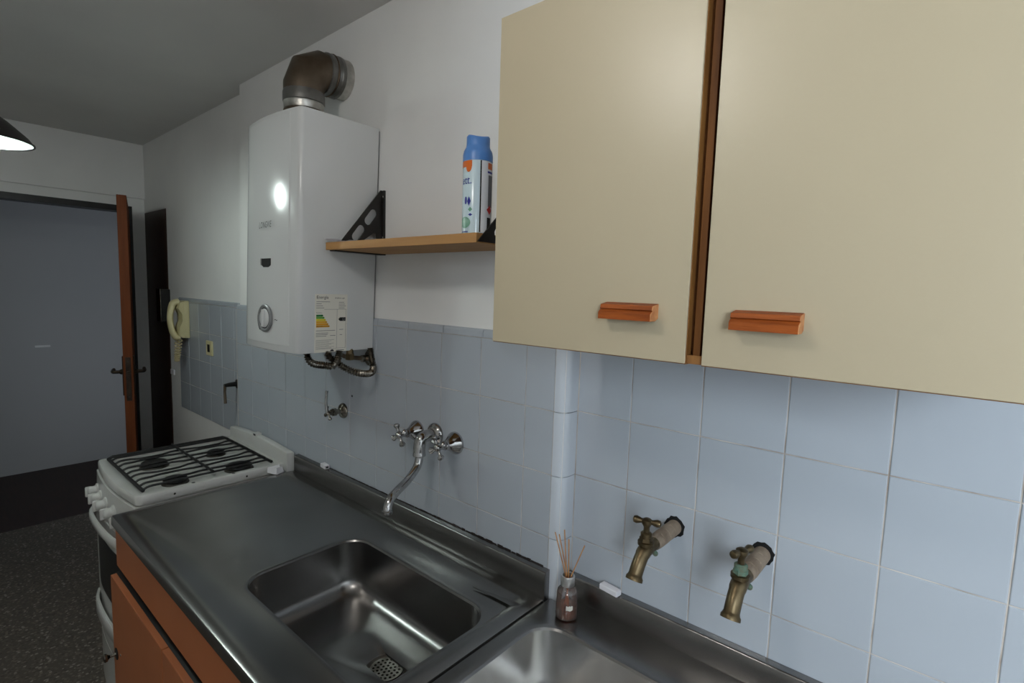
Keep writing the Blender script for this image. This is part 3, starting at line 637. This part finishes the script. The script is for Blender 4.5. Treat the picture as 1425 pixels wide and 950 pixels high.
# back guard: bowed panel standing along the wall
N = 16; top = []
for k in range(N+1):
    u = k/N; x = gx0+.008+(gx1+.028-gx0-.008)*u; top.append((x, gz+.045+.012*math.sin(PI*u)))
bm = B(); prism(bm, [(gx1+.028, -.034, gz-.03), (gx0+.008, -.034, gz-.002)]+[(x, -.034, z) for x, z in top][0:], (0, .028, 0))
bmesh.ops.bevel(bm, geom=[e for e in bm.edges if e.verts[0].co.z > gz+.02 and e.verts[1].co.z > gz+.02], offset=.006, segments=3, profile=.5, affect='EDGES')
bgd = obj('back_guard', bm, enamel, sv, 40)
bm = B(); box(bm, gc-.012, gc+.022, -.036, -.012, gz+.054, gz+.066, .002); lt_ = obj('lid_catch', bm, enamel, bgd)
bm = B(); box(bm, gc-.001, gc+.016, -.0375, -.03, gz+.056, gz+.063, .001); obj('catch_slot', bm, black, lt_)
# burners
for x, y, r in ((-.872, -.372, .042), (-.862, -.163, .030), (-.640, -.372, .036), (-.632, -.165, .044)):
    bm = B(); lathe(bm, (x, y, gz-.013), (0, 0, 1), [(0, r+.006), (.006, r+.004), (.010, r-.006)], 28); bb = obj('burner', bm, steel_edge, sv, 35)
    bm = B(); lathe(bm, (x, y, gz-.003), (0, 0, 1), [(0, r-.004), (.001, r), (.008, r), (.010, r-.003), (.0105, r-.012)], 28); obj('burner_cap', bm, iron, bb, 35)
# wire grate
gr = obj('grate', (lambda bm: (tube(bm, smooth_path([(gx0+.03, -.478, gz+.002), (gx0+.03, -.465, gz+.008), (gx0+.03, -.075, gz+.008), (gx0+.03, -.062, gz+.002)], 1), .0055, 8), bm)[1])(B()), iron, sv, 40)
for y, z in ((-.478, gz+.002), (-.062, gz+.002), (-.268, gz+.015)):
    bm = B(); tube(bm, [(gx0+.03, y, z), (gx1-.04, y, z)], .0055 if y != -.268 else .0045, 8); obj('cross_bar', bm, iron, gr, 40)
for i, x in enumerate((-.995, -.945, -.900, -.845, -.795, -.745, -.690, -.640, -.598)):
    w = (.0, .014, -.006, .004, -.012, .014, -.006, .006, 0)[i]
    pts = [(x, -.478, gz+.002), (x, -.470, gz+.007), (x, -.458, gz+.011), (x, -.43, gz+.011), (x+w, -.40, gz+.011), (x+w, -.33, gz+.011), (x, -.30, gz+.011), (x, -.25, gz+.011), (x+w, -.20, gz+.011), (x+w, -.13, gz+.011), (x, -.10, gz+.011), (x, -.078, gz+.011), (x, -.066, gz+.006), (x, -.062, gz+.002)]
    bm = B(); tube(bm, smooth_path(pts, 2), .004, 8); obj('grate_bar', bm, iron, gr, 40)
# torn plastic clip at the stove's back corner
bm = B(); prism(bm, [(-.545, -.10, -.588+.002), (-.50, -.085, -.588+.002), (-.515, -.05, -.588+.002), (-.53, -.062, -.588+.002), (-.55, -.055, -.588+.002)], (0, 0, .02))
for v in bm.verts:
    if v.co.z > -.57: v.co += Vector((random.uniform(-.006, .006), random.uniform(-.006, .006), random.uniform(-.004, .006)))
tag(obj('crumpled_paper', bm, white_p), 'small crumpled white paper scrap between stove and sink', 'paper')

# ------------------------------------------------------------------ taps
def cross(bm, c, d, L, r):
    u, v, d = frame_for(d); c = Vector(c)
    q = Matrix.Rotation(.5, 3, d); u = q @ u; v = q @ v
    for w in (u, -u, v, -v):
        lathe(bm, c, w, [(0, r*.5), (L*.35, r*.42), (L*.6, r*.5), (L*.72, r*.85), (L*.86, r*1.0), (L, r*.7), (L*1.04, r*.15)], 12)
    lathe(bm, c-d*r*.9, d, [(0, r*.6), (r*.5, r*1.15), (r*1.3, r*1.15), (r*1.9, r*.8), (r*2.1, r*.3)], 14)
fz = -.292
wf = thing('wall_faucet', 'chrome wall mixer with cross handles and swan spout over the sink', 'faucet', (.285, -.05, fz))
for x in (.204, .365):
    bm = B(); lathe(bm, (x, -.0005, fz), (0, -1, 0), [(0, .031), (.003, .031), (.008, .029), (.02, .020), (.032, .013), (.038, .012)], 32); obj('rosette', bm, chrome, wf, 40)
    bm = B(); lathe(bm, (x, -.036, fz), (0, -1, 0), [(0, .011), (.004, .0125), (.008, .011), (.014, .008), (.022, .008)], 20); obj('valve_stem', bm, chrome, wf, 40)
    bm = B(); cross(bm, (x, -.064, fz), (0, -1, 0), .033, .0092); obj('cross_handle', bm, chrome, wf, 45)
bm = B(); lathe(bm, (.284, -.0005, fz+.008), (0, -1, 0), [(0, .031), (.003, .031), (.006, .030), (.012, .024), (.016, .017)], 32); obj('rosette', bm, chrome, wf, 40)
bm = B(); tube(bm, smooth_path([(.284, -.008, fz+.008), (.284, -.03, fz+.009), (.284, -.05, fz+.004), (.285, -.058, fz-.012), (.285, -.059, fz-.034)], 5), [.0165]*8+[.0165]*13, 16); lathe(bm, (.285, -.059, fz-.030), (0, 0, -1), [(0, .0165), (.008, .0178), (.011, .0178), (.013, .015)], 20); obj('body', bm, chrome, wf, 40)
bm = B(); sp = smooth_path([(.285, -.059, fz-.038), (.286, -.061, fz-.055), (.289, -.072, fz-.072), (.302, -.112, fz-.093), (.318, -.158, fz-.105), (.329, -.185, fz-.114), (.334, -.197, fz-.130), (.335, -.199, fz-.142)], 6)
tube(bm, sp, .0112, 16); lathe(bm, (.335, -.199, fz-.136), (0, 0, -1), [(0, .0115), (.001, .0132), (.008, .0132), (.009, .010)], 18); obj('spout', bm, chrome, wf, 45)

vz = -.301
sv2 = thing('stop_valve', 'chrome wall stop valve with cross handle and upright lever below the heater', 'valve', (-.186, -.03, vz))
bm = B(); lathe(bm, (-.186, -.0005, vz), (0, -1, 0), [(0, .026), (.003, .026), (.008, .023), (.012, .014), (.016, .009), (.03, .008)], 26); obj('rosette', bm, chrome_old, sv2, 40)
bm = B(); lathe(bm, (-.186, -.026, vz), (0, -1, 0), [(0, .008), (.004, .013), (.016, .013), (.018, .009), (.032, .007)], 18); obj('body', bm, chrome_old, sv2, 40)
bm = B(); cross(bm, (-.186, -.056, vz), (0, -1, 0), .024, .0065); obj('cross_handle', bm, chrome_old, sv2, 45)
bm = B(); tube(bm, smooth_path([(-.187, -.06, vz), (-.19, -.062, vz+.03), (-.188, -.06, vz+.075)], 4), [.0045]*8+[.0055], 10); obj('lever', bm, chrome, sv2, 45)
bm = B(); lathe(bm, (-.135, -.0002, vz+.058), (0, -1, 0), [(0, .004), (.0008, .0035)], 10); o = obj('screw_hole', bm, dark, wall)

def bibcock(px, pz, rotz, hrot, label, green):
    t = thing('brass_tap', label, 'tap', (px, -.05, pz), 'brass taps above the near sink')
    bm = B()
    for k in range(2):
        nn = 22; poly = [(px+(.0205+random.uniform(-.0015, .0025))*math.cos(2*PI*i/nn), YB-.0006, pz+.001+(.0205+random.uniform(-.0015, .0025))*math.sin(2*PI*i/nn)) for i in range(nn)]
    prism(bm, poly, (0, .004, 0)); obj('wall_hole', bm, dark, t)
    bm = B(); lathe(bm, (px, YB+.01, pz), (0, -1, 0), [(0, .0148), (.038, .0150), (.0385, .0142), (.0395, .0142), (.04, .0152), (.062, .0150), (.0625, .0142), (.0635, .0142), (.064, .0152), (.086, .0150), (.0865, .0142), (.0875, .0142), (.088, .0148), (.106, .0135)], 22); obj('supply_pipe', bm, brass_d, t, 35)
    M = Matrix.Translation((px, -.058, pz)) @ Matrix.Rotation(rotz, 4, 'Z')
    bm = B(); tube(bm, smooth_path([(0, .012, 0), (0, -.012, 0), (0, -.028, -.004), (0, -.044, -.020), (0, -.056, -.040)], 5), [.0125]*6+[.0135]*6+[.0125]*9, 18)
    lathe(bm, (0, -.054, -.036), (0, -.45, -.9), [(0, .0125), (.003, .0135), (.006, .0155), (.011, .0155), (.0115, .0115), (.003, .010)], 22); obj('tap_body', xf(bm, M), brass, t, 40)
    bm = B(); lathe(bm, (0, -.022, -.004), (0, 0, 1), [(0, .0115), (.012, .0125), (.013, .015), (.019, .015), (.020, .012)], 22); obj('neck', xf(bm, M), brass, t, 35)
    bm = B(); lathe(bm, (0, -.022, .016), (0, 0, 1), [(0, .012), (.007, .012), (.008, .0105)], 6); lathe(bm, (0, -.022, .023), (0, 0, 1), [(0, .0105), (.008, .0105), (.010, .008)], 18); obj('gland_nut', xf(bm, M), verdi if green else brass, t, 35)
    bm = B(); lathe(bm, (0, -.022, .03), (0, 0, 1), [(0, .006), (.012, .0055), (.016, .0075), (.020, .010), (.026, .0095), (.029, .005), (.0295, .001)], 16)
    hd_ = Vector((math.cos(hrot), math.sin(hrot), 0))
    for s in (1, -1): lathe(bm, (0, -.022, .053), hd_*s, [(0, .005), (.010, .0045), (.014, .0058), (.019, .0072), (.024, .006), (.026, .002)], 14)
    obj('tee_handle', xf(bm, M), brass, t, 45)
    bm = B(); bmesh.ops.create_icosphere(bm, subdivisions=2, radius=.0052, matrix=Matrix.Translation((.011, -.004, -.011)))
    obj('verdigris_crust', xf(bm, M), verdi, t, 60)
bibcock(.963, -.346, -.05, .30, 'old brass tap with its handle turned sideways, left of the pair', False)
bibcock(1.129, -.343, .0, 1.25, 'old brass tap with green crusted neck, right of the pair', True)

# ------------------------------------------------------------------ reed diffuser and small things
dx, dy = .766, -.036; dz = CZ+.0008
rd = thing('reed_diffuser', 'glass reed diffuser with amber oil on the sink corner', 'reed diffuser', (dx, dy, dz))
bm = B(); lathe(bm, (dx, dy, dz), (0, 0, 1), [(0, .020), (.002, .0235), (.008, .0245), (.056, .0225), (.062, .021), (.068, .015), (.071, .0115), (.078, .0115)], 32); obj('bottle', bm, glass_m, rd, 45)
bm = B(); lathe(bm, (dx, dy, dz+.0025), (0, 0, 1), [(0, .020), (.006, .0225), (.022, .0222)], 32); obj('oil', bm, liquid, rd, 45)
bm = B(); lathe(bm, (dx, dy, dz+.0715), (0, 0, 1), [(0, .0148), (.001, .0155), (.020, .0155), (.022, .0148), (.022, .0115), (.004, .0115)], 28, cap=False); obj('collar', bm, silver, rd, 40)
bm = B(); vs = []
for i in range(9):
    a = va-.25+.6*i/8; vs.append([bm.verts.new((dx+.0249*math.cos(a), dy+.0249*math.sin(a), dz+z)) for z in (.026+.001*math.sin(i), .036+.001*math.sin(i*2.1))])
for i in range(8): bm.faces.new((vs[i][0], vs[i+1][0], vs[i+1][1], vs[i][1]))
obj('label_remnant', bm, paper, rd)
for bx, by, tx, ty, h in ((-.006, 0, -.030, -.012, .185), (-.004, .003, -.026, -.002, .178), (-.002, -.002, -.010, -.006, .195), (.0, .002, -.004, .004, .172), (.002, 0, -.002, .0, .174), (.006, .002, .030, .014, .166)):
    bm = B(); tube(bm, [(dx-bx*1.5, dy-by, dz+.004), (dx+bx, dy+by, dz+.09)], .0013, 6); rw = obj('reed', bm, reed_wet, rd)
    bm = B(); f = .35; tube(bm, [(dx+bx, dy+by, dz+.09), (dx+tx, dy+ty, dz+h)], .0013, 6); obj('dry_end', bm, reed_m, rw)
bm = B(); box(bm, -.0235, .0235, -.009, .009, 0, .012, .0015); xf(bm, Matrix.Translation((.834, .031, CZ+.0548)) @ Matrix.Rotation(-.12, 4, 'Z'))
bl = obj('plastic_block', bm, white_p); tag(bl, 'white ribbed plastic block on the ledge between diffuser and brass tap', 'plastic block')
bm = B()
for k in range(4): box(bm, -.022, .022, -.0075+.0042*k, -.0058+.0042*k, .0119, .0126)
xf(bm, Matrix.Translation((.834, .031, CZ+.0548)) @ Matrix.Rotation(-.12, 4, 'Z')); obj('ribs', bm, white_p, bl)
bm = B(); box(bm, -.019, .019, -.009, .009, 0, .014, .002); xf(bm, Matrix.Translation((-.288, -.012, CZ+.064)) @ Matrix.Rotation(-.1, 4, 'Z'))
bl2 = obj('plastic_clip', bm, white_p); tag(bl2, 'small white hollow plastic clip on the ledge near the stove', 'plastic clip')
bm = B(); box(bm, .018, .0195, -.005, .005, .003, .010, .001); xf(bm, Matrix.Translation((-.288, -.012, CZ+.064)) @ Matrix.Rotation(-.1, 4, 'Z')); obj('clip_hole', bm, black, bl2)

# ------------------------------------------------------------------ intercom, boxes and plates on the far wall
ic = thing('intercom_phone', 'ivory wall intercom handset with coiled cord', 'intercom', (-1.82, .02, -.19))
bm = B(); box(bm, -1.865, -1.775, .022, YB-.0005, -.19, .010, .004); obj('base', bm, ivory, ic, 40)
bm = B(); prism(bm, [(-1.86, a, b_) for a, b_ in ((.024, .004), (.004, .002), (-.006, -.03), (.012, -.06), (.014, -.10), (.0, -.13), (-.002, -.175), (.012, -.188), (.024, -.188))], (.082, 0, 0)); obj('cradle', bm, ivory, ic, 30)
bm = B(); hp = smooth_path([(-1.82, .006, .002), (-1.82, -.016, -.004), (-1.82, -.028, -.04), (-1.82, -.033, -.09), (-1.82, -.026, -.145), (-1.82, -.012, -.180), (-1.82, .004, -.188)], 5)
tube(bm, hp, [.014+.006*abs(2*i/(len(hp)-1)-1)**2 for i in range(len(hp))], 12)
for v in bm.verts: v.co.x = -1.82+(v.co.x+1.82)*1.6
obj('handset', bm, ivory, ic, 50)
bm = B(); P = []
for k in range(230):
    t = k/229; a = 2*PI*22*t; yy = .005-.012*math.sin(PI*t); zc = -.19-.125*math.sin(PI*t)
    xc = -1.845+.05*t; P.append((xc+.010*math.cos(a), yy+.010*math.sin(a), zc))
tube(bm, P, .0028, 6); obj('coiled_cord', bm, ivory_d, ic, 60)
bm = B(); box(bm, -1.53, -1.455, YB-.009, YB, -.255, -.18, .003); so = obj('wall_socket', bm, ivory); tag(so, 'ivory wall socket plate on the tiles beside the intercom', 'socket')
bm = B(); box(bm, -1.507, -1.478, YB-.0105, YB-.0085, -.237, -.198, .001); obj('socket_insert', bm, black, so)
bm = B(); box(bm, -2.165, -2.10, .004, YB+.0055, -.12, .065, .003); pb = obj('wall_box', bm, black_m); tag(pb, 'small dark box mounted on the wall beside the door', 'box')
bm = B(); box(bm, -2.168, -2.097, .001, .0045, -.122, .067, .001); obj('cover_rim', bm, chrome_old, pb)
bm = B(); box(bm, -2.115, -2.06, YB-.002, YB+.006, -.43, -.40, .002); tag(obj('wall_plate', bm, white_p), 'tiny white cover plate low on the wall below the intercom', 'plate')
gvx, gvz = -1.17, -.355
gv = thing('gas_cock', 'small black gas cock with hanging lever on tiles behind stove', 'valve', (gvx, .02, gvz))
bm = B(); tube(bm, [(gvx, YB+.001, gvz), (gvx, .01, gvz), (gvx, -.012, gvz-.002)], [.012, .010, .008], 12); lathe(bm, (gvx, YB-.001, gvz), (0, -1, 0), [(0, .022), (.004, .02), (.006, .012)], 16); obj('stem', bm, black_m, gv, 40)
bm = B(); tube(bm, [(gvx, -.008, gvz), (gvx, -.010, gvz-.03), (gvx, -.008, gvz-.085)], [.0065, .006, .007], 8); obj('lever', bm, rusty, gv, 40)
bm = B(); box(bm, -4.2805, -4.274, -.285, -.19, -.462, -.445, .002); tag(obj('blank_plate', bm, paint), 'small blank horizontal plate on the grey hallway wall', 'plate')

# ------------------------------------------------------------------ pendant lamps
def pendant(x, y, z, r, strength, col, label):
    t = thing('pendant_lamp', label, 'lamp', (x, y, z))
    prof = [(0, r), (.02, r*.90), (.06, r*.60), (.085, r*.36), (.095, r*.25)]
    bm = B(); lathe(bm, (x, y, z), (0, 0, 1), prof, 48, cap=False); obj('shade', bm, shade_out, t, 50)
    bm = B(); lathe(bm, (x, y, z+.0008), (0, 0, 1), [(a, b_-.003) for a, b_ in prof], 48, cap=True); bm.faces.ensure_lookup_table()
    bmesh.ops.delete(bm, geom=[f for f in bm.faces if len(f.verts) > 4 and f.calc_center_median().z < z+.01], context='FACES'); obj('shade_lining', bm, shade_in, t, 50)
    bm = B(); lathe(bm, (x, y, z-.002), (0, 0, 1), [(0, r-.004), (0, r+.001), (.004, r+.001), (.004, r-.004)], 48, cap=False); obj('rim', bm, shade_out, t, 50)
    bm = B(); lathe(bm, (x, y, z+.09), (0, 0, 1), [(0, r*.25), (.012, r*.25), (.03, .018), (.05, .016), (.055, .006)], 24); obj('cap', bm, shade_out, t, 40)
    bm = B(); tube(bm, [(x, y, z+.14), (x, y, CE-.02)], .003, 8); obj('cord', bm, black, t, 40)
    bm = B(); lathe(bm, (x, y, CE), (0, 0, -1), [(0, .045), (.006, .045), (.022, .03), (.026, .006)], 24); obj('ceiling_rose', bm, shade_out, t, 40)
    bm = B(); lathe(bm, (x, y, z+.092), (0, 0, -1), [(0, .014), (.06, .014), (.067, .011)], 16); obj('bulb_holder', bm, white_p, t, 40)
    bm = B(); lathe(bm, (x, y, z+.026), (0, 0, -1), [(0, .010), (.010, .013), (.024, .023), (.042, .028), (.060, .025), (.070, .015), (.073, .002)], 24); obj('bulb', bm, emis('bulb_light', col, strength), t, 60, label='lit cool white bulb')
pendant(-.85, -.80, .511, .14, BULB_PENDANT, (.86, 1, .95), 'black cone pendant lamp hanging near the door end, white inside')
def globe(x, y, z, r, strength, col, label):
    t = thing('globe_lamp', label, 'lamp', (x, y, z-r))
    bm = B(); bmesh.ops.create_uvsphere(bm, u_segments=32, v_segments=18, radius=r, matrix=Matrix.Translation((x, y, z))); obj('globe', bm, emis('opal_light', col, strength), t, 60)
    bm = B(); lathe(bm, (x, y, z+r-.006), (0, 0, 1), [(0, .03), (.02, .03), (.028, .008)], 24); obj('collar', bm, shade_out, t, 40)
    bm = B(); tube(bm, [(x, y, z+r+.015), (x, y, CE-.015)], .004, 8); obj('stem', bm, shade_out, t, 40)
    bm = B(); lathe(bm, (x, y, CE), (0, 0, -1), [(0, .045), (.006, .045), (.02, .03), (.022, .006)], 24); obj('ceiling_rose', bm, shade_out, t, 40)
globe(.72, -1.18, .75, .072, BULB_CEILING, (1, .96, .90), 'opal glass globe lamp hanging from the ceiling behind the camera')

# ------------------------------------------------------------------ lift everything onto the floor level
for o in list(COL.objects):
    if o.parent is None and o.type in ('MESH', 'EMPTY'): o.location.z += FZ
